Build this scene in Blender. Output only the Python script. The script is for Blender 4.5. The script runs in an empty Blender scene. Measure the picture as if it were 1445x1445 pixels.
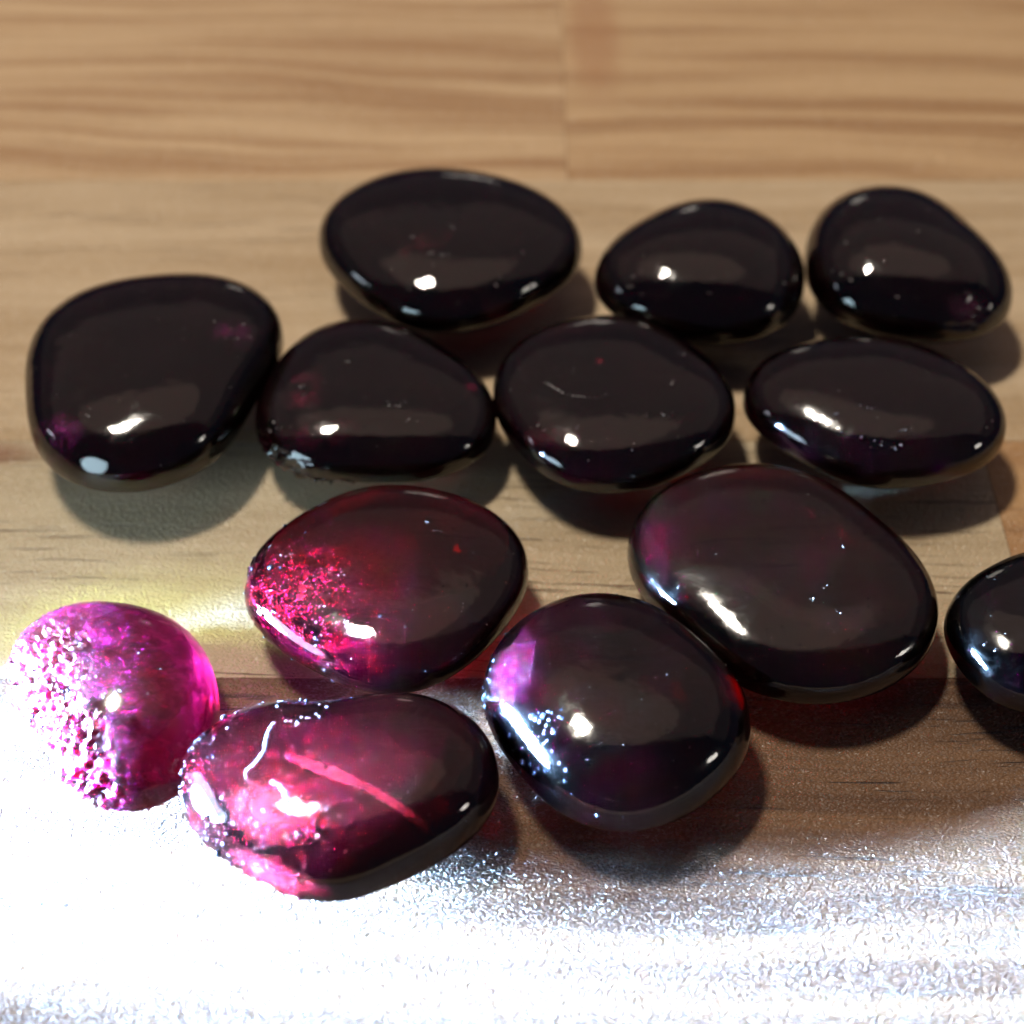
import bpy, bmesh, math, random
from mathutils import Vector, noise as mnoise, Matrix

MM = 0.001
R = math.radians
scene = bpy.context.scene
COL = scene.collection
random.seed(7)

# ------------------------------------------------------------------ camera
PITCH, DIST, FOV = 47.0, 0.130, 35.0
cam_d = bpy.data.cameras.new("camera")
cam = bpy.data.objects.new("camera", cam_d)
COL.objects.link(cam)
cam.location = (0, -DIST * math.cos(R(PITCH)), DIST * math.sin(R(PITCH)))
cam.rotation_euler = (R(90 - PITCH), 0, 0)
cam_d.sensor_fit = 'HORIZONTAL'
cam_d.angle = R(FOV)
cam_d.clip_start = 0.005
cam_d.clip_end = 20
cam_d.dof.use_dof = True
cam_d.dof.focus_distance = 0.1130
cam_d.dof.aperture_fstop = 25.0
scene.camera = cam

# ------------------------------------------------------------------ render + exposure
scene.render.engine = 'CYCLES'
scene.view_settings.view_transform = 'Standard'
scene.view_settings.look = 'None'
scene.view_settings.exposure = 0
scene.view_settings.gamma = 1
cy = scene.cycles
cy.use_denoising = True
try:
    cy.denoiser = 'OPENIMAGEDENOISE'
except Exception:
    pass
cy.max_bounces = 14
cy.transmission_bounces = 12
cy.glossy_bounces = 6
cy.diffuse_bounces = 4
cy.volume_bounces = 2
cy.caustics_refractive = True
cy.caustics_reflective = False
cy.blur_glossy = 0.3
cy.sample_clamp_indirect = 6

# ------------------------------------------------------------------ dim bluish room
world = bpy.data.worlds.new("World")
scene.world = world
world.use_nodes = True
bg = world.node_tree.nodes["Background"]
bg.inputs[0].default_value = (0.35, 0.42, 0.75, 1)
bg.inputs[1].default_value = 0.062


# ------------------------------------------------------------------ lamps
def area(name, loc, target, size, power, col, shape='DISK', size_y=None, spread=180):
    l = bpy.data.lights.new(name, 'AREA')
    l.shape = shape
    l.size = size
    if size_y:
        l.size_y = size_y
    l.energy = power
    l.color = col
    l.spread = R(spread)
    o = bpy.data.objects.new(name, l)
    COL.objects.link(o)
    o.location = loc
    d = Vector(target) - Vector(loc)
    o.rotation_euler = d.to_track_quat('-Z', 'Y').to_euler()
    return o


def on_dir(d, dist):
    return tuple(Vector(d).normalized() * dist)


# the room's lit ceiling, far behind and above
area("ceiling_light", (0, 3.30, 1.150), (0, 3.30, 0), 7.0, 9.8, (1.0, 0.72, 0.63), 'RECTANGLE', 6.5)
# its brighter part, nearer the lamp
area("ceiling_glow", (0, 0.95, 1.145), (0, 0.95, 0), 3.2, 2.1, (1.0, 0.72, 0.62), 'RECTANGLE', 1.7)
area("ceiling_glow", (-0.1, 0.42, 1.140), (-0.1, 0.42, 0), 1.3, 0.66, (1.0, 0.68, 0.52), 'ELLIPSE', 0.75)
# ceiling lamp nearly overhead
area("overhead_lamp", on_dir((-0.26, 0.20, 0.94), 0.75), (0, 0, 0), 0.135, 4.8, (1.0, 0.92, 0.79), 'ELLIPSE', 0.062)
# small lamps about the room, seen as glints
area("right_lamp", on_dir((0.90, -0.25, 0.32), 0.8), (0, 0, 0), 0.10, 0.30, (1.0, 0.93, 0.84), 'DISK')
area("left_lamp", on_dir((-0.93, 0.02, 0.30), 0.8), (0, 0, 0), 0.08, 0.12, (0.75, 0.86, 1.0), 'DISK')
area("back_lamp", on_dir((0.02, 0.95, 0.16), 1.2), (0, 0, 0), 0.12, 0.05, (1.0, 0.9, 0.78), 'DISK')
# flashlight lying on the table just left of the frame, shining along the table
TORCH = (-0.050, -0.0285, 0.0155)
AIM = (0.060, -0.0285, -0.001)
area("flashlight_beam", TORCH, AIM, 0.0305, 0.66, (0.32, 0.585, 1.0), 'DISK', None, 34)
area("flashlight_rim", (TORCH[0] - 0.0005, -0.0118, 0.010), (-0.026, -0.0125, 0.0), 0.0060, 0.0007, (0.66, 1.0, 0.30), 'DISK', None, 30)
area("flashlight_spill", (TORCH[0] - 0.001, TORCH[1], TORCH[2]), AIM, 0.0290, 0.018, (0.62, 0.86, 1.0), 'DISK', None, 170)


# ------------------------------------------------------------------ helpers
class NT:
    def __init__(self, m):
        self.t = m.node_tree
        self.n = self.t.nodes
        self.l = self.t.links

    def new(self, kind, **kw):
        nd = self.n.new(kind)
        for k, v in kw.items():
            setattr(nd, k, v)
        return nd

    def set(self, sock, v):
        if isinstance(v, bpy.types.NodeSocket):
            self.l.new(v, sock)
        else:
            sock.default_value = v

    def math(self, op, a, b=None, c=None, clamp=False):
        nd = self.new('ShaderNodeMath', operation=op, use_clamp=clamp)
        self.set(nd.inputs[0], a)
        if b is not None:
            self.set(nd.inputs[1], b)
        if c is not None:
            self.set(nd.inputs[2], c)
        return nd.outputs[0]

    def ramp(self, v, lo, hi, a=0.0, b=1.0, smooth=True):
        nd = self.new('ShaderNodeMapRange', clamp=True)
        nd.interpolation_type = 'SMOOTHSTEP' if smooth else 'LINEAR'
        self.set(nd.inputs[0], v)
        nd.inputs[1].default_value = lo
        nd.inputs[2].default_value = hi
        nd.inputs[3].default_value = a
        nd.inputs[4].default_value = b
        return nd.outputs[0]

    def mapping(self, vec, loc=(0, 0, 0), rot=(0, 0, 0), scale=(1, 1, 1)):
        nd = self.new('ShaderNodeMapping')
        self.l.new(vec, nd.inputs[0])
        nd.inputs[1].default_value = loc
        nd.inputs[2].default_value = rot
        nd.inputs[3].default_value = scale
        return nd.outputs[0]

    def noise(self, vec, scale, detail=3, rough=0.55, dist=0.0, color=False):
        nd = self.new('ShaderNodeTexNoise')
        self.l.new(vec, nd.inputs['Vector'])
        nd.inputs['Scale'].default_value = scale
        nd.inputs['Detail'].default_value = detail
        nd.inputs['Roughness'].default_value = rough
        nd.inputs['Distortion'].default_value = dist
        return nd.outputs[1 if color else 0]

    def mixc(self, f, a, b, mode='MIX'):
        nd = self.new('ShaderNodeMix', data_type='RGBA', blend_type=mode)
        self.set(nd.inputs[0], f)
        self.set(nd.inputs[6], a)
        self.set(nd.inputs[7], b)
        return nd.outputs[2]


def mat(name):
    m = bpy.data.materials.new(name)
    m.use_nodes = True
    t = NT(m)
    t.n.remove(t.n["Principled BSDF"])
    return m, t, t.n["Material Output"]


def mm_coords(t):
    tc = t.new('ShaderNodeTexCoord')
    return t.mapping(tc.outputs['Object'], scale=(1000, 1000, 1000))


# ------------------------------------------------------------------ wood
def wood(name, pale, dark, seed, band=0.6, period=3.6, rot=0.0, pore=1.0, stain=None, bump=1.0, broad=0.25, sheen=0.15, film=0.35):
    m, t, out = mat(name)
    v = mm_coords(t)
    v = t.mapping(v, loc=(seed * 37.3, seed * 11.7, seed * 5.1), rot=(0, 0, R(rot)))
    # slow wander of the grain lines
    warp = t.noise(t.mapping(v, scale=(0.018, 0.05, 1)), 1.0, 2)
    wv = t.new('ShaderNodeCombineXYZ')
    t.l.new(t.math('MULTIPLY', t.math('SUBTRACT', warp, 0.5), 9.0), wv.inputs[1])
    va = t.new('ShaderNodeVectorMath', operation='ADD')
    t.l.new(v, va.inputs[0]); t.l.new(wv.outputs[0], va.inputs[1])
    g = va.outputs[0]
    # growth bands
    b1 = t.noise(t.mapping(g, scale=(0.012, 1.0 / period, 1)), 1.0, 1.5, 0.5)
    b2 = t.noise(t.mapping(g, scale=(0.02, 2.6 / period, 1)), 1.0, 2, 0.6)
    bands = t.ramp(t.math('ADD', t.math('MULTIPLY', b1, 0.65), t.math('MULTIPLY', b2, 0.35)), 0.40, 0.62)
    fib = t.noise(t.mapping(g, scale=(0.10, 3.4, 1)), 1.0, 4, 0.65)
    bro = t.noise(t.mapping(g, scale=(0.03, 0.06, 1)), 1.0, 2)
    f = t.math('MULTIPLY', bands, band)
    f = t.math('ADD', f, t.math('MULTIPLY', t.math('SUBTRACT', fib, 0.5), 0.5))
    f = t.math('ADD', f, t.math('MULTIPLY', t.math('SUBTRACT', bro, 0.5), broad * 2), clamp=True)
    c = t.mixc(f, (*pale, 1), (*dark, 1))
    # pores: short dark dashes along the grain
    pn = t.noise(t.mapping(g, scale=(0.11, 2.6, 1)), 1.0, 3, 0.6, 0.15)
    pm = t.noise(t.mapping(g, loc=(9, 3, 1), scale=(0.03, 0.22, 1)), 1.0, 1)
    pores = t.math('MULTIPLY', t.ramp(pn, 0.575, 0.66), t.ramp(pm, 0.40, 0.60))
    pores = t.math('MULTIPLY', pores, pore, clamp=True)
    c = t.mixc(pores, c, (dark[0] * 0.36, dark[1] * 0.30, dark[2] * 0.26, 1))
    if stain:
        for (x, y, rx, ry, k, sc) in stain:
            tc = t.new('ShaderNodeTexCoord')
            q = t.mapping(tc.outputs['Object'], loc=(-x / rx, -y / ry, 0), scale=(1000 / rx, 1000 / ry, 0))
            ln = t.new('ShaderNodeVectorMath', operation='LENGTH')
            t.l.new(q, ln.inputs[0])
            d = t.math('ADD', ln.outputs['Value'], t.math('MULTIPLY', t.math('SUBTRACT', fib, 0.5), 0.9))
            c = t.mixc(t.ramp(d, 1.0, 0.35, 0.0, k), c, (*sc, 1))
    p = t.new('ShaderNodeBsdfPrincipled')
    t.l.new(c, p.inputs['Base Color'])
    p.inputs['Roughness'].default_value = 0.50
    p.inputs['Specular IOR Level'].default_value = 0.35
    p.inputs['Sheen Weight'].default_value = sheen
    p.inputs['Sheen Roughness'].default_value = 0.45
    p.inputs['Coat Roughness'].default_value = 0.30
    # pebbled film over the wood + pores cut into it
    pc = mm_coords(t)
    vor = t.new('ShaderNodeTexVoronoi', feature='SMOOTH_F1')
    wob = t.noise(pc, 1.3, 2, 0.5, color=True)
    wm = t.new('ShaderNodeVectorMath', operation='MULTIPLY_ADD')
    t.l.new(wob, wm.inputs[0]); wm.inputs[1].default_value = (0.5, 0.5, 0); t.l.new(pc, wm.inputs[2])
    t.l.new(t.mapping(wm.outputs[0], scale=(1.3, 2.0, 1)), vor.inputs['Vector'])
    vor.inputs['Scale'].default_value = 3.3
    vor.inputs['Smoothness'].default_value = 0.30
    h = t.math('SUBTRACT', 1.0, vor.outputs['Distance'])
    h = t.math('ADD', h, t.math('MULTIPLY', t.noise(pc, 3.2, 3, 0.6), 0.22))
    h = t.math('ADD', h, t.math('MULTIPLY', fib, 0.25))
    h = t.math('SUBTRACT', h, t.math('MULTIPLY', pores, 0.8))
    bp = t.new('ShaderNodeBump')
    bp.inputs['Strength'].default_value = 1.0
    bp.inputs['Distance'].default_value = 0.00009 * bump
    t.l.new(h, bp.inputs['Height'])
    t.l.new(bp.outputs[0], p.inputs['Normal'])
    # the film's pebbles are small facets that lean every way
    cv = t.new('ShaderNodeTexVoronoi', feature='F1')
    t.l.new(t.mapping(wm.outputs[0], scale=(1.0, 1.6, 1)), cv.inputs['Vector'])
    cv.inputs['Scale'].default_value = 5.0
    off = t.new('ShaderNodeVectorMath', operation='SUBTRACT')
    t.l.new(cv.outputs['Color'], off.inputs[0]); off.inputs[1].default_value = (0.5, 0.5, 0.5)
    sc = t.new('ShaderNodeVectorMath', operation='MULTIPLY')
    t.l.new(off.outputs[0], sc.inputs[0]); sc.inputs[1].default_value = (1.9 * film, 1.9 * film, 0)
    ad = t.new('ShaderNodeVectorMath', operation='ADD')
    t.l.new(bp.outputs[0], ad.inputs[0]); t.l.new(sc.outputs[0], ad.inputs[1])
    nz = t.new('ShaderNodeVectorMath', operation='NORMALIZE')
    t.l.new(ad.outputs[0], nz.inputs[0])
    t.l.new(nz.outputs[0], p.inputs['Coat Normal'])
    sepc = t.new('ShaderNodeSeparateColor')
    t.l.new(cv.outputs['Color'], sepc.inputs[0])
    t.l.new(t.ramp(sepc.outputs[2], 0.25, 0.9, 0.1, 0.9), p.inputs['Coat Weight'])
    t.l.new(p.outputs[0], out.inputs[0])
    return m


def box_bm(x0, x1, y0, y1, z0, z1, bev):
    bm = bmesh.new()
    bmesh.ops.create_cube(bm, size=1)
    for v in bm.verts:
        v.co = Vector(((x0 + x1) / 2 + v.co.x * (x1 - x0), (y0 + y1) / 2 + v.co.y * (y1 - y0), (z0 + z1) / 2 + v.co.z * (z1 - z0))) * MM
    bmesh.ops.bevel(bm, geom=bm.edges[:], offset=bev * MM, segments=2, profile=0.5, affect='EDGES')
    return bm


def link(name, bm, m, parent=None, smooth=False):
    me = bpy.data.meshes.new(name)
    bm.to_mesh(me)
    bm.free()
    if smooth:
        me.shade_smooth()
    if m:
        me.materials.append(m)
    o = bpy.data.objects.new(name, me)
    COL.objects.link(o)
    if parent:
        o.parent = parent
    return o


table = bpy.data.objects.new("table_top", None)
COL.objects.link(table)
table['kind'] = 'structure'
table['label'] = 'table top of glued pale and brown wooden boards'

W_BACKL = wood("wood_back_left", (0.57, 0.38, 0.205), (0.35, 0.18, 0.07), 1.0, 0.85, 3.0, 2.2, 0.25)
W_BACKR = wood("wood_back_right", (0.54, 0.345, 0.175), (0.33, 0.165, 0.060), 2.3, 0.85, 3.0, 2.8, 0.25,
              stain=[(9.0, 72.0, 4.0, 16.0, 0.45, (0.33, 0.12, 0.035))])
W_PALE = wood("wood_pale", (0.56, 0.41, 0.25), (0.40, 0.26, 0.13), 3.1, 0.75, 6.0, -0.6, 0.45)
W_MID = wood("wood_cream", (0.50, 0.385, 0.24), (0.34, 0.235, 0.125), 4.7, 0.5, 5.0, 1.0, 0.9,
             stain=[(-46.0, 6.6, 9.5, 2.2, 0.85, (0.22, 0.085, 0.03))])
W_MIDR = wood("wood_orange", (0.46, 0.26, 0.11), (0.30, 0.14, 0.05), 5.2, 0.5, 4.0, 1.0, 0.6)
W_DARK = wood("wood_brown", (0.185, 0.094, 0.044), (0.082, 0.034, 0.013), 6.4, 1.0, 3.4, 1.2, 1.0, bump=1.2, sheen=0.22, film=1.0)
boards = [(-160, 5.46, 44.84, 82, W_BACKL), (5.5, 170, 44.84, 82, W_BACKR),
          (-160, 60, 82.1, 130, W_BACKR), (60.1, 170, 82.1, 130, W_BACKL),
          (-160, -90, 8.1, 44.8, W_MIDR), (-89.96, 170, 8.1, 44.8, W_PALE),
          (-160, 38.96, -16.56, 8.06, W_MID), (39.0, 170, -16.56, 8.06, W_MIDR),
          (-160, 170, -56, -16.6, W_DARK), (-160, 170, -110, -56.1, W_MID)]
for (x0, x1, y0, y1, m) in boards:
    link("board", box_bm(x0, x1, y0, y1, -22, 0, 0.03), m, table)


# ------------------------------------------------------------------ stones
def gem_mat(name, absorb, density, blobs=(), sss_col=(0.75, 0.05, 0.28), sss_rad=2.0, nscale=0.55, cut=(0.42, 0.62),
            base=0.0, rough=0.05, wob=1.0, pits=0.0, fine=None, srough=0.06, spec=0.5,
            smear=0.11, body=0.28, body_col=(0.021, 0.006, 0.005)):
    m, t, out = mat(name)
    v = mm_coords(t)
    # the mask of milky inclusions that reach the surface, and of painted-in red glow
    mask = None
    for (c, r, ang, k) in blobs:
        q = t.mapping(v, loc=(0, 0, 0))
        sub = t.new('ShaderNodeVectorMath', operation='SUBTRACT')
        t.l.new(q, sub.inputs[0]); sub.inputs[1].default_value = c
        rt = t.new('ShaderNodeVectorRotate', rotation_type='Z_AXIS')
        t.l.new(sub.outputs[0], rt.inputs[0]); rt.inputs['Angle'].default_value = R(-ang)
        dv = t.new('ShaderNodeVectorMath', operation='DIVIDE')
        t.l.new(rt.outputs[0], dv.inputs[0]); dv.inputs[1].default_value = r
        ln = t.new('ShaderNodeVectorMath', operation='LENGTH')
        t.l.new(dv.outputs[0], ln.inputs[0])
        b = t.ramp(ln.outputs['Value'], 1.0, 0.25, 0.0, k)
        mask = b if mask is None else t.math('MAXIMUM', mask, b)
    p = t.new('ShaderNodeBsdfPrincipled')
    p.inputs['Base Color'].default_value = (1, 1, 1, 1)
    p.inputs['Transmission Weight'].default_value = 1
    p.inputs['IOR'].default_value = 1.63
    smudge = t.ramp(t.noise(v, 0.33, 4, 0.65, 0.8), 0.45, 0.72, rough, rough + smear)
    t.l.new(smudge, p.inputs['Roughness'])
    # gentle waviness of a hand-polished surface, with fine pits
    h = t.math('MULTIPLY', t.noise(v, 0.35, 2, 0.5), 0.07 * wob)
    h = t.math('ADD', h, t.math('MULTIPLY', t.noise(v, 2.2, 3, 0.6), 0.006 * wob))
    vo = t.new('ShaderNodeTexVoronoi', feature='F1')
    t.l.new(v, vo.inputs['Vector']); vo.inputs['Scale'].default_value = 1.1
    pit = t.ramp(vo.outputs['Distance'], 0.03, 0.13, 1.0, 0.0)
    sel = t.ramp(t.noise(v, 0.5, 2), 0.52, 0.60)
    h = t.math('SUBTRACT', h, t.math('MULTIPLY', t.math('MULTIPLY', pit, sel), 0.05 + pits))
    bp = t.new('ShaderNodeBump')
    bp.inputs['Strength'].default_value = 1.0
    bp.inputs['Distance'].default_value = 0.001
    t.l.new(h, bp.inputs['Height'])
    t.l.new(bp.outputs[0], p.inputs['Normal'])
    surf = p.outputs[0]
    if mask is not None or base > 0:
        n1 = t.noise(v, nscale, 4, 0.62, 0.6)
        n1 = t.ramp(n1, cut[0], cut[1])
        f = base if mask is None else t.math('MULTIPLY', mask, 1.0)
        if mask is not None and base > 0:
            f = t.math('MAXIMUM', mask, base)
        f = t.math('MULTIPLY', n1, f, clamp=True)
        s = t.new('ShaderNodeBsdfPrincipled')
        cvar = t.noise(v, 1.6, 3, 0.6)
        cc = t.mixc(t.ramp(cvar, 0.35, 0.65), (*sss_col, 1), (sss_col[0] * 0.45, sss_col[1] * 0.3, sss_col[2] * 0.45, 1))
        if fine:
            fn = t.noise(v, fine, 2, 0.6)
            cc = t.mixc(t.ramp(fn, 0.56, 0.64), cc, (min(0.8, sss_col[0] * 2.6), sss_col[1] * 2.0, min(0.5, sss_col[2] * 3.0), 1))
        t.l.new(cc, s.inputs['Base Color'])
        s.inputs['Subsurface Weight'].default_value = 1.0
        s.inputs['Subsurface Radius'].default_value = (1.0, 0.12, 0.4)
        s.inputs['Subsurface Scale'].default_value = sss_rad * MM
        s.inputs['IOR'].default_value = 1.63
        s.inputs['Roughness'].default_value = max(rough, srough)
        s.inputs['Specular IOR Level'].default_value = spec
        t.l.new(bp.outputs[0], s.inputs['Normal'])
        mx = t.new('ShaderNodeMixShader')
        t.l.new(f, mx.inputs[0]); t.l.new(p.outputs[0], mx.inputs[1]); t.l.new(s.outputs[0], mx.inputs[2])
        surf = mx.outputs[0]
    bs = t.new('ShaderNodeBsdfPrincipled')
    bn = t.ramp(t.noise(v, 0.16, 3, 0.6), 0.35, 0.65, 0.35, 1.0)
    t.l.new(t.mixc(bn, (body_col[0] * 0.5, body_col[1] * 0.6, body_col[2] * 0.9, 1), (*body_col, 1)), bs.inputs['Base Color'])
    bs.inputs['Subsurface Weight'].default_value = 1.0
    bs.inputs['Subsurface Radius'].default_value = (1.0, 0.12, 0.4)
    bs.inputs['Subsurface Scale'].default_value = 2.5 * MM
    bs.inputs['IOR'].default_value = 1.63
    bs.inputs['Roughness'].default_value = rough
    t.l.new(bp.outputs[0], bs.inputs['Normal'])
    mb = t.new('ShaderNodeMixShader')
    mb.inputs[0].default_value = body
    t.l.new(surf, mb.inputs[1]); t.l.new(bs.outputs[0], mb.inputs[2])
    surf = mb.outputs[0]
    ab = t.new('ShaderNodeVolumeAbsorption')
    ab.inputs[0].default_value = (*absorb, 1)
    ab.inputs[1].default_value = density
    t.l.new(surf, out.inputs[0])
    t.l.new(ab.outputs[0], out.inputs[1])
    return m


def plan_r(par, a):
    r = par[2]
    for k in range(2, 5):
        r += par[2 * k - 1] * math.cos(k * a) + par[2 * k] * math.sin(k * a)
    return r


def top_z(par, prof, x, y):
    ht, hb, nt, nb = prof
    u = min(math.hypot(x, y) / plan_r(par, math.atan2(y, x)), 0.999)
    return hb + ht * (1 - u ** nt) ** (1 / nt)


def top_n(par, prof, x, y):
    e = 0.05
    dx = (top_z(par, prof, x + e, y) - top_z(par, prof, x - e, y)) / (2 * e)
    dy = (top_z(par, prof, x, y + e) - top_z(par, prof, x, y - e)) / (2 * e)
    return Vector((-dx, -dy, 1)).normalized()


def gem_bm(par, prof, nu, nv, seed, damage=()):
    ht, hb, nt, nb = prof
    bm = bmesh.new()
    rings = []
    for j in range(nv + 1):
        s = -math.pi / 2 + math.pi * j / nv
        n, hh = (nt, ht) if s >= 0 else (nb, hb)
        rho = max(math.cos(s), 0) ** (2 / n)
        z = math.copysign(abs(math.sin(s)) ** (2 / n) * hh, s)
        if j in (0, nv):
            rings.append([bm.verts.new((0, 0, hb + z))])
            continue
        ring = []
        for i in range(nu):
            a = 2 * math.pi * i / nu
            rr = rho * plan_r(par, a)
            ring.append(bm.verts.new((rr * math.cos(a), rr * math.sin(a), hb + z)))
        rings.append(ring)
    for j in range(nv):
        a, b = rings[j], rings[j + 1]
        for i in range(nu):
            k = (i + 1) % nu
            if len(a) == 1:
                bm.faces.new((a[0], b[k], b[i]))
            elif len(b) == 1:
                bm.faces.new((a[i], a[k], b[0]))
            else:
                bm.faces.new((a[i], a[k], b[k], b[i]))
    bm.normal_update()
    offs = []
    for v in bm.verts:
        q = v.co
        # uneven hand grinding
        d = 0.10 * mnoise.noise(Vector((q.x * 0.16 + seed * 9, q.y * 0.16, q.z * 0.2)))
        for (c, r, amp, fr) in damage:
            w = 1 - (q - Vector(c)).length / r
            if w > 0:
                w = min(1, w * 2.5)
                nn = mnoise.cell(q * fr + Vector((seed, seed * 2, 0)))
                n2 = mnoise.noise(q * fr * 1.3 + Vector((seed * 3, 0, 0)))
                d -= amp * w * (0.35 + 0.5 * nn + 0.5 * n2)
        offs.append((v, v.normal * d))
    for v, o in offs:
        v.co += o
        v.co.z = max(v.co.z, 0.03)
    for v in bm.verts:
        v.co *= MM
    return bm


DUST, t_, o_ = mat("pale_dust")
p_ = t_.new('ShaderNodeBsdfPrincipled')
n_ = t_.noise(mm_coords(t_), 6.0, 2)
t_.l.new(t_.mixc(n_, (0.06, 0.05, 0.05, 1), (0.32, 0.28, 0.27, 1)), p_.inputs['Base Color'])
p_.inputs['Roughness'].default_value = 0.35
t_.l.new(p_.outputs[0], o_.inputs[0])

CHALK, t_, o_ = mat("bluish_crack")
p_ = t_.new('ShaderNodeBsdfPrincipled')
n_ = t_.noise(mm_coords(t_), 5.0, 2)
t_.l.new(t_.mixc(n_, (0.03, 0.035, 0.06, 1), (0.11, 0.11, 0.15, 1)), p_.inputs['Base Color'])
p_.inputs['Roughness'].default_value = 0.4
t_.l.new(p_.outputs[0], o_.inputs[0])

GLINT, t_, o_ = mat("glint_bead")  # for added lumps that represent blurred glints on pits and scratches
p_ = t_.new('ShaderNodeBsdfPrincipled')
p_.inputs['Transmission Weight'].default_value = 0.6
p_.inputs['Base Color'].default_value = (0.07, 0.085, 0.13, 1)
p_.inputs['IOR'].default_value = 1.45
n_ = t_.noise(mm_coords(t_), 4.0, 2)
t_.l.new(t_.ramp(n_, 0.3, 0.7, 0.02, 0.08), p_.inputs['Roughness'])
t_.l.new(p_.outputs[0], o_.inputs[0])


def add_blob(bm, c, n, r, flat=0.6, rough=0.3, seg=1):
    """a small lump of radius r (mm) sitting at c with its axis along n"""
    q = n.to_track_quat('Z', 'Y').to_matrix().to_4x4()
    g = bmesh.ops.create_icosphere(bm, subdivisions=seg, radius=1)
    for v in g['verts']:
        k = 1 + rough * mnoise.noise(v.co * 2 + c * 3)
        v.co = c * MM + (q @ Vector((v.co.x * r * k, v.co.y * r * k, v.co.z * r * flat * k))) * MM


def surf_pt(par, prof, a, s):
    ht, hb, nt, nb = prof
    n, hh = (nt, ht) if s >= 0 else (nb, hb)
    rho = math.cos(s) ** (2 / n)
    z = math.copysign(abs(math.sin(s)) ** (2 / n) * hh, s)
    r = rho * plan_r(par, a)
    return Vector((r * math.cos(a), r * math.sin(a), hb + z))


def surf_nrm(par, prof, a, s):
    e = 0.01
    du = surf_pt(par, prof, a + e, s) - surf_pt(par, prof, a - e, s)
    dv = surf_pt(par, prof, a, min(s + e, 1.56)) - surf_pt(par, prof, a, s - e)
    return du.cross(dv).normalized()


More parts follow.
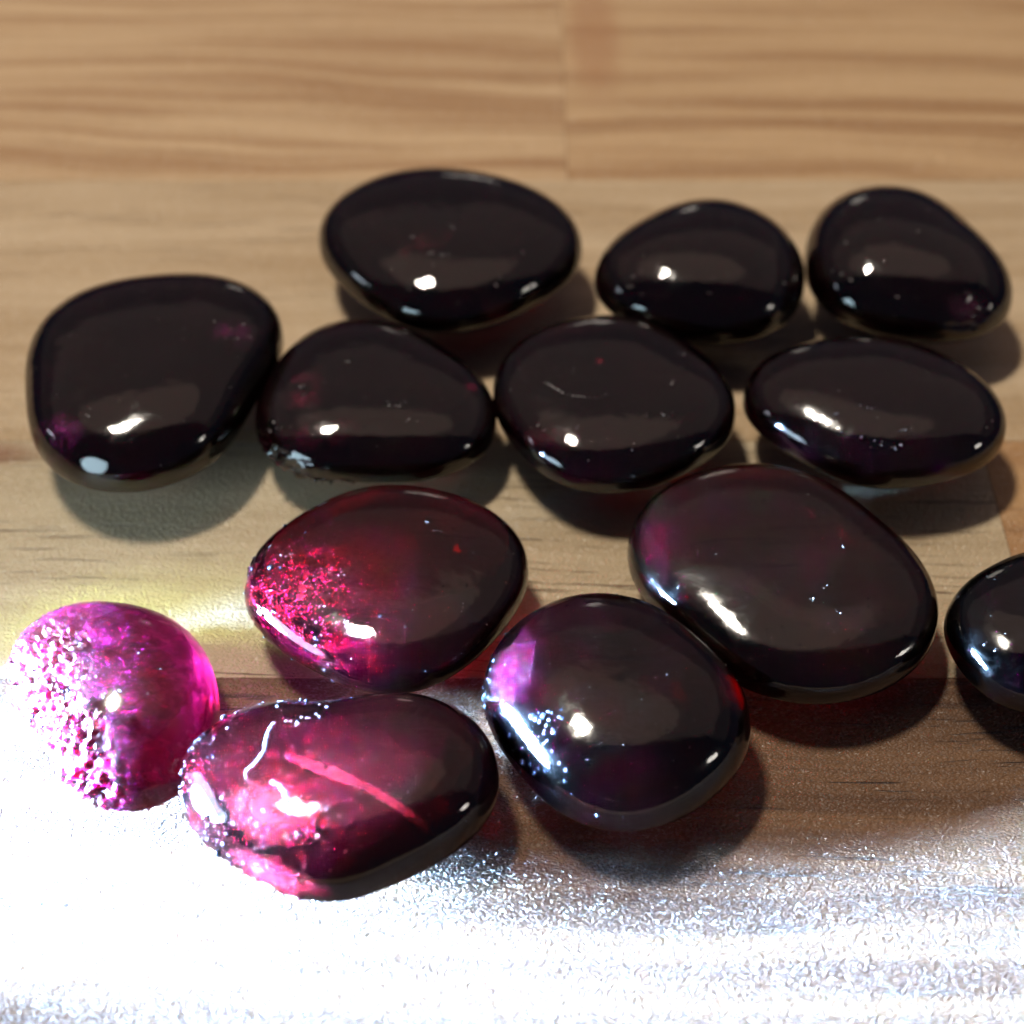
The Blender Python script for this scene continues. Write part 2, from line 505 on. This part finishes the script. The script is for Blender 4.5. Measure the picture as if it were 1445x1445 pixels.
DARK = dict(absorb=(0.80, 0.02, 0.42), density=3600)
STONES = {
    'left_square': dict(
        par=(-29.74, 10.48, 11.17, -1.01, 0.42, -0.15, 0.75, -0.22, 0.00), prof=(4.8, 4.6, 2.9, 1.35),
        label='biggest near-black squarish stone at the far left with a purple lower corner',
        mat=dict(DARK, blobs=[((-5.0, -9.2, 6.8), (3.0, 2.2, 3.2), 0, 0.55), ((7.2, 1.0, 8.7), (2.4, 2.2, 1.5), 0, 0.35)], sss_col=(0.34, 0.035, 0.20), sss_rad=1.5),
        chips=[(7.4, .7), (7.0, 1.6), (6.6, .2), (7.7, 2.4), (-5.9, -6.2), (-3, -8.5), (2.5, -5), (5.5, 2.2), (8.3, 1.2)]),
    'chipped_oval': dict(
        par=(-11.37, 7.96, 9.38, 0.34, -0.46, 0.30, -0.58, -0.06, 0.01), prof=(3.7, 3.8, 2.7, 1.35),
        label='black oval stone with a rough chipped lower left edge beside the squarish stone',
        mat=dict(DARK, blobs=[((-5.2, -1.4, 6.9), (2.2, 2.6, 1.6), 20, 0.40), ((-3.6, -5.5, 6.5), (3.6, 1.8, 2), 0, 0.22), ((8.0, -0.4, 6.2), (0.9, 0.9, 0.9), 0, 0.5)], sss_col=(0.42, 0.03, 0.10), sss_rad=1.5),
        damage=[((-7.4, -6.4, 3.2), 3.0, 0.55, 2.2), ((-4.6, -7.8, 2.9), 2.6, 0.5, 2.4), ((-2.0, -7.9, 2.2), 2.4, 0.5, 2.4), ((-8.4, -4.3, 4.8), 1.6, 0.35, 3)],
        chips=[(2.2, -3.5), (2.6, -3.3), (1.8, -3.2), (-1.9, 1.7), (3.2, -4.8), (-5.4, -1.0), (-5.1, -1.9), (-7.5, -4.0), (-7.8, -4.6), (-7.0, -4.9), (-3.0, -6.0)]),
    'back_broad': dict(
        par=(-5.67, 27.53, 11.02, 0.52, -0.40, 0.21, 0.37, 0.21, -0.04), prof=(4.1, 4.8, 2.6, 1.35),
        label='wide dark oval stone in the back row with a small pale nick on its top',
        mat=dict(DARK, blobs=[((-2.4, -3.8, 8.6), (4.0, 2.0, 1.6), 15, 0.25), ((4.0, -9.2, 5.1), (2.6, 1.8, 2.2), 0, 0.4)], sss_col=(0.32, 0.06, 0.06), sss_rad=1.5),
        chips=[(0.4, -1.9), (0.25, -1.6), (0.6, -2.2), (-1.1, -5.3), (-.6, -5.4), (-.1, -5.5), (4.6, -7.6), (4.2, -8.2), (-2.9, -3.3), (6.7, -4.4)]),
    'back_domed': dict(
        par=(16.76, 23.52, 8.86, 0.26, 0.28, -0.33, -0.19, 0.04, 0.03), prof=(5.0, 4.8, 2.25, 1.35),
        label='jet black tall domed stone in the middle of the back row',
        mat=dict(DARK, density=4000), chips=[(-6.4, -3.9), (-6.6, -4.6), (-5.8, -3.6), (-0.3, -6.4), (6.3, -4.2)]),
    'back_right': dict(
        par=(34.32, 24.47, 9.10, -0.50, -0.61, -0.04, -0.48, -0.11, 0.02), prof=(5.2, 4.8, 2.25, 1.4),
        label='brownish black egg shaped stone ending the back row, with a dull purple patch',
        mat=dict(DARK, density=3600, blobs=[((3.8, -7.5, 6.9), (3.0, 1.9, 1.7), -15, 0.85)], sss_col=(0.10, 0.03, 0.055), sss_rad=0.8, cut=(0.36, 0.60), pits=0.03),
        damage=[((3.7, -7.5, 7.0), 2.6, 0.22, 1.4)],
        chips=[(0.2, -1.0), (-5.6, -1.2), (-6.2, -4.2), (-5.6, -5), (-2, -7.2)]),
    'scratched': dict(
        par=(8.06, 7.78, 9.64, 0.01, -0.24, 0.20, 0.05, 0.10, -0.19), prof=(3.5, 4.3, 3.0, 1.35),
        label='round flat topped dark stone at the centre with a curved pale scratch on top',
        mat=dict(DARK, blobs=[((-1.1, 1.5, 7.7), (0.55, 0.55, 0.6), 0, 0.9), ((-4.9, -6.2, 6.6), (3.4, 1.4, 1.6), -15, 0.2)], sss_col=(0.45, 0.03, 0.07), sss_rad=1.2),
        chips=[(-1.0, 1.2), (4.8, -0.7), (4.5, -1.1), (2.4, -4.6), (3.6, -4.2), (4.3, -4.4), (-5.6, -5.6), (-6.1, -4.9), (5.8, 2.9), (-2.9, -5.6)],
        scratch=[(-5.5, -0.85), (-5.1, -1.0), (-4.6, -1.6), (-3.8, -2.2), (-3.1, -2.5), (-2.4, -2.65), (-1.3, -2.75), (-0.4, -2.3)]),
    'right_oval': dict(
        par=(29.17, 6.31, 8.91, 1.12, -0.50, -0.06, 0.08, 0.19, -0.29), prof=(3.9, 4.6, 2.8, 1.3),
        label='wide black pointed oval stone on the right just behind the largest reddish brown stone',
        mat=dict(DARK, blobs=[((4.4, -6.9, 5.2), (2.8, 1.4, 1.8), 10, 0.35)], sss_col=(0.28, 0.03, 0.20), sss_rad=1.2),
        chips=[(-7.2, -4.0), (-2.4, -5.6), (-0.9, -6.3), (0.2, -6.6), (0.6, -6.3), (2.2, 2.8), (6.6, 2.6), (-4.0, -3.4), (1.0, -5.2)]),
    'large_right': dict(
        par=(19.71, -10.84, 10.69, -0.07, -1.16, 0.01, 0.06, 0.10, -0.21), prof=(3.7, 3.9, 3.3, 1.35),
        label='largest reddish brown black stone right of centre with a matt worn front shoulder',
        mat=dict(DARK, absorb=(0.80, 0.02, 0.1), density=2200, rough=0.085, pits=0.02, body=0.12, body_col=(0.045, 0.012, 0.006),
                 blobs=[((2.2, 3.7, 6.9), (2.6, 0.9, 1.2), -35, 0.30), ((-8.4, 1.6, 6.1), (2.4, 2.8, 2), 0, 0.14)], sss_col=(0.32, 0.012, 0.04), sss_rad=1.8, cut=(0.30, 0.75)),
        chips=[(1.4, -4.7), (2.6, -3.4), (3.0, -5.6), (-7.6, -2.8), (4.2, .4)]),
    'edge_right': dict(
        par=(37.88, -16.14, 6.87, 0.06, 0.26, -0.12, -0.17, -0.05, -0.19), prof=(3.8, 4.2, 2.6, 1.35),
        label='black stone cut off by the right edge of the photo',
        mat=dict(DARK, body=0.06), chips=[(-4.6, -3.4), (-5.2, -2.8), (-1.0, -4.5)]),
    'pink_flecked': dict(
        par=(-9.02, -11.39, 9.68, 0.41, 0.17, -0.21, 0.24, 0.24, 0.16), prof=(3.3, 4.1, 3.0, 1.35),
        label='dark round stone whose left half glows with a bright pink cloud of flecks',
        mat=dict(DARK, absorb=(0.84, 0.02, 0.38), density=2200, body=0.12, body_col=(0.035, 0.004, 0.005),
                 blobs=[((-3.0, -2.4, 6.4), (9.0, 8.0, 5.0), -20, 0.30), ((-6.0, -2.2, 6.8), (6.0, 5.6, 4.5), -15, 1.0), ((-4.0, -6.2, 6.0), (6.5, 2.6, 3.0), -20, 0.7)],
                 sss_col=(0.13, 0.005, 0.010), sss_rad=1.6, nscale=0.95, cut=(0.30, 0.68), fine=3.0),
        damage=[((-9.4, 1.0, 4.4), 2.6, 0.25, 3.0), ((-9.0, -3.0, 4.4), 2.2, 0.15, 3.0)],
        chips=[(-7.5, 0.6), (-7.0, .7), (-8.8, 2.0), (-3.1, -1.6), (3.6, 2.6), (2.8, 3.6), (-2.6, -5.6), (-4.4, -4.2)],
        n_glints=40),
    'pink_broken': dict(
        par=(-27.55, -20.65, 7.72, -0.42, -1.32, -0.24, 0.49, -0.01, -0.03), prof=(4.9, 2.8, 2.1, 2.2),
        label='bright magenta translucent stone with a broken crystalline left side in the white light',
        mat=dict(absorb=(0.96, 0.12, 0.66), density=330, rough=0.10, body=0.0,
                 blobs=[((-4.5, -1.5, 5.0), (6.5, 8.5, 6.5), 25, 0.95), ((-1, -7.5, 4.5), (4.5, 3.5, 4.5), 0, 0.9)], base=0.34,
                 sss_col=(0.16, 0.006, 0.054), srough=0.45, spec=0.15, sss_rad=2.6, nscale=0.7, cut=(0.34, 0.56), fine=1.6),
        damage=[((-5.5, -1.0, 4.4), 6.0, 0.45, 2.2), ((-2.2, -6.2, 4.0), 4.6, 0.5, 2.0), ((-3.6, 2.6, 5.6), 3.6, 0.3, 2.4), ((-0.5, -8.6, 3.0), 3.0, 0.6, 1.8)],
        res=(300, 150),
        chips=[(0.4, -3.0), (1.0, -3.0), (1.3, -2.7), (-2.0, 1.2), (3.6, -.6), (0.6, -4.6), (-0.4, -1.6), (2.0, .8)], n_glints=30),
    'pink_veined': dict(
        par=(-11.23, -29.33, 8.65, 1.63, 0.23, -0.11, 0.62, 0.16, -0.08), prof=(4.3, 4.0, 3.0, 1.4),
        label='front oval stone crossed by a glowing pink vein with a pale crack on its top',
        mat=dict(DARK, absorb=(0.86, 0.02, 0.40), density=4200, smear=0.05, body=0.18, body_col=(0.045, 0.004, 0.005),
                 blobs=[((-1.2, -1.8, 7.0), (8.6, 6.2, 5.0), -15, 0.20), ((-3.4, -3.4, 7.4), (4.4, 2.6, 3.0), -20, 0.9), ((-0.6, -0.9, 8.2), (4.6, 0.85, 2.2), -24, 1.0),
                        ((3.4, -2.9, 8.0), (4.6, 0.55, 2.2), -30, 1.0), ((-3.4, -6.6, 5.2), (4.4, 1.1, 1.6), -22, 1.0),
                        ((-8.2, -1.2, 5.6), (3.0, 4.4, 3.2), 15, 0.12)],
                 sss_col=(0.22, 0.010, 0.016), srough=0.6, spec=0.04, sss_rad=1.5, nscale=0.5, cut=(0.14, 0.55)),
        damage=[((-10, 0.6, 5.0), 3.0, 0.12, 2.4), ((-7.5, -4.6, 4.6), 3.0, 0.12, 2.2), ((-8.0, 2.6, 6.0), 2.6, 0.07, 2.6), ((-3.6, -7.4, 4.0), 3.6, 0.2, 2.2)],
        chips=[(-3.4, 3.0), (-2.8, 2.8), (-2.2, 3.4), (-1.5, 3.6)],
        crack=[[(-4.4, 2.9), (-4.6, 2.3), (-4.7, 1.5), (-4.7, 0.7), (-5.2, -0.2), (-5.8, -0.9), (-5.7, -1.4), (-5.2, -1.8), (-4.6, -2.1), (-4.1, -2.25)],
               [(-3.9, -1.7), (-3.5, -1.95), (-3.1, -2.4), (-2.9, -3.0), (-2.7, -3.5), (-2.5, -3.9)]],
        n_glints=150, big=0.06, glint_zones=[(3.05, .55, .10, .18), (3.0, .6, .15, .2), (2.2, .4, .35, .25), (3.5, .5, .5, .4)]),
    'glint_beaded': dict(
        par=(6.99, -22.89, 9.02, -0.22, -0.55, 0.12, 0.07, 0.16, -0.13), prof=(4.7, 4.5, 2.5, 1.4),
        label='round dark front stone with a blazing white reflection and tiny glint beads along its left side',
        mat=dict(DARK, absorb=(0.86, 0.01, 0.22), density=3100, rough=0.08, smear=0.05, body=0.10, body_col=(0.030, 0.004, 0.004),
                 blobs=[((-6.7, 1.0, 6.9), (2.2, 4.0, 2.8), -15, 0.45), ((1.8, -9.0, 5.0), (2.4, 1.4, 2), 0, 0.3), ((7.0, -0.2, 7.0), (1.2, 2.6, 1.6), 20, 0.6)],  # last blob paints the red glow of light focused through the stone
                 sss_col=(0.13, 0.030, 0.06), sss_rad=1.6, nscale=0.45, cut=(0.12, 0.70)),
        damage=[((-6.8, 2.0, 6.4), 2.6, 0.16, 2.2)],
        chips=[], n_glints=90, big=0.3, glint_zones=[(3.0, .3, .25, .22), (4.1, .22, .35, .18), (3.75, .12, .8, .12), (3.3, .4, .15, .2)]),
}

GROUP = 'polished dark tourmaline-like stones on the table'
for idx, (key, S) in enumerate(STONES.items()):
    par, prof = S['par'], S['prof']
    nu, nv = S.get('res', (176, 88))
    m = gem_mat('gem_' + key, **S['mat'])
    o = link('gemstone', gem_bm(par, prof, nu, nv, idx + 1, S.get('damage', ())), m, None, True)
    o.location = (par[0] * MM, par[1] * MM, 0.02 * MM)
    o['label'] = S['label']
    o['category'] = 'gemstone'
    o['group'] = 'polished dark gemstones spread on the table'
    rnd = random.Random(idx * 13 + 5)
    # pale nicks and dust grains
    bm = bmesh.new()
    for (x, y) in S['chips']:
        z = top_z(par, prof, x, y)
        n = top_n(par, prof, x, y)
        for k in range(3):
            add_blob(bm, Vector((x + rnd.gauss(0, .12), y + rnd.gauss(0, .12), z)), n, rnd.uniform(.03, .10), 0.55, 0.7)
    for k in range(26):
        a, s = rnd.uniform(0, 6.283), rnd.uniform(0.15, 1.4)
        q = surf_pt(par, prof, a, s)
        add_blob(bm, q, surf_nrm(par, prof, a, s), rnd.uniform(.025, .06), 0.6, 0.6)
    d = link('dust', bm, DUST, o, False)
    d['kind'] = 'stuff'
    if 'scratch' in S:
        bm = bmesh.new()
        pts = S['scratch']
        for (x0, y0), (x1, y1) in zip(pts, pts[1:]):
            L = math.hypot(x1 - x0, y1 - y0)
            nst = max(2, int(L / 0.14))
            for i in range(nst):
                f = i / nst
                x, y = x0 + (x1 - x0) * f + rnd.gauss(0, .05), y0 + (y1 - y0) * f + rnd.gauss(0, .05)
                if rnd.random() < 0.8:
                    add_blob(bm, Vector((x, y, top_z(par, prof, x, y))), top_n(par, prof, x, y), rnd.uniform(.04, .10), 0.5, 0.7)
        link('scratch', bm, DUST, o)
    if 'crack' in S:
        for pts in S['crack']:
            bm = bmesh.new()
            for (x0, y0), (x1, y1) in zip(pts, pts[1:]):
                L = math.hypot(x1 - x0, y1 - y0)
                nst = max(2, int(L / 0.10))
                for i in range(nst):
                    f = i / nst
                    x, y = x0 + (x1 - x0) * f + rnd.gauss(0, .02), y0 + (y1 - y0) * f + rnd.gauss(0, .02)
                    wide = 0.24 if pts is S['crack'][1] else 0.14
                    add_blob(bm, Vector((x, y, top_z(par, prof, x, y))), top_n(par, prof, x, y), rnd.uniform(.8, 1.1) * wide, 0.35, 0.35, 2)
            link('crack', bm, CHALK, o, True)
    if S.get('n_glints'):  # glassy lumps added where out-of-focus glints show, no real liquid
        bm = bmesh.new()
        for k in range(S['n_glints']):
            ma, sa, ms, ss = rnd.choice(S.get('glint_zones', [(3.4, .75, .45, .42)]))
            a = rnd.gauss(ma, sa)
            s = rnd.gauss(ms, ss)
            if not -0.5 < s < 1.4:
                continue
            r = rnd.uniform(.06, .15) * (1.8 if rnd.random() < S.get('big', .1) else 1)
            add_blob(bm, surf_pt(par, prof, a, s), surf_nrm(par, prof, a, s), r, 0.75, 0.05, 2)
        d = link('glint_beads', bm, GLINT, o, True)
        d['kind'] = 'stuff'
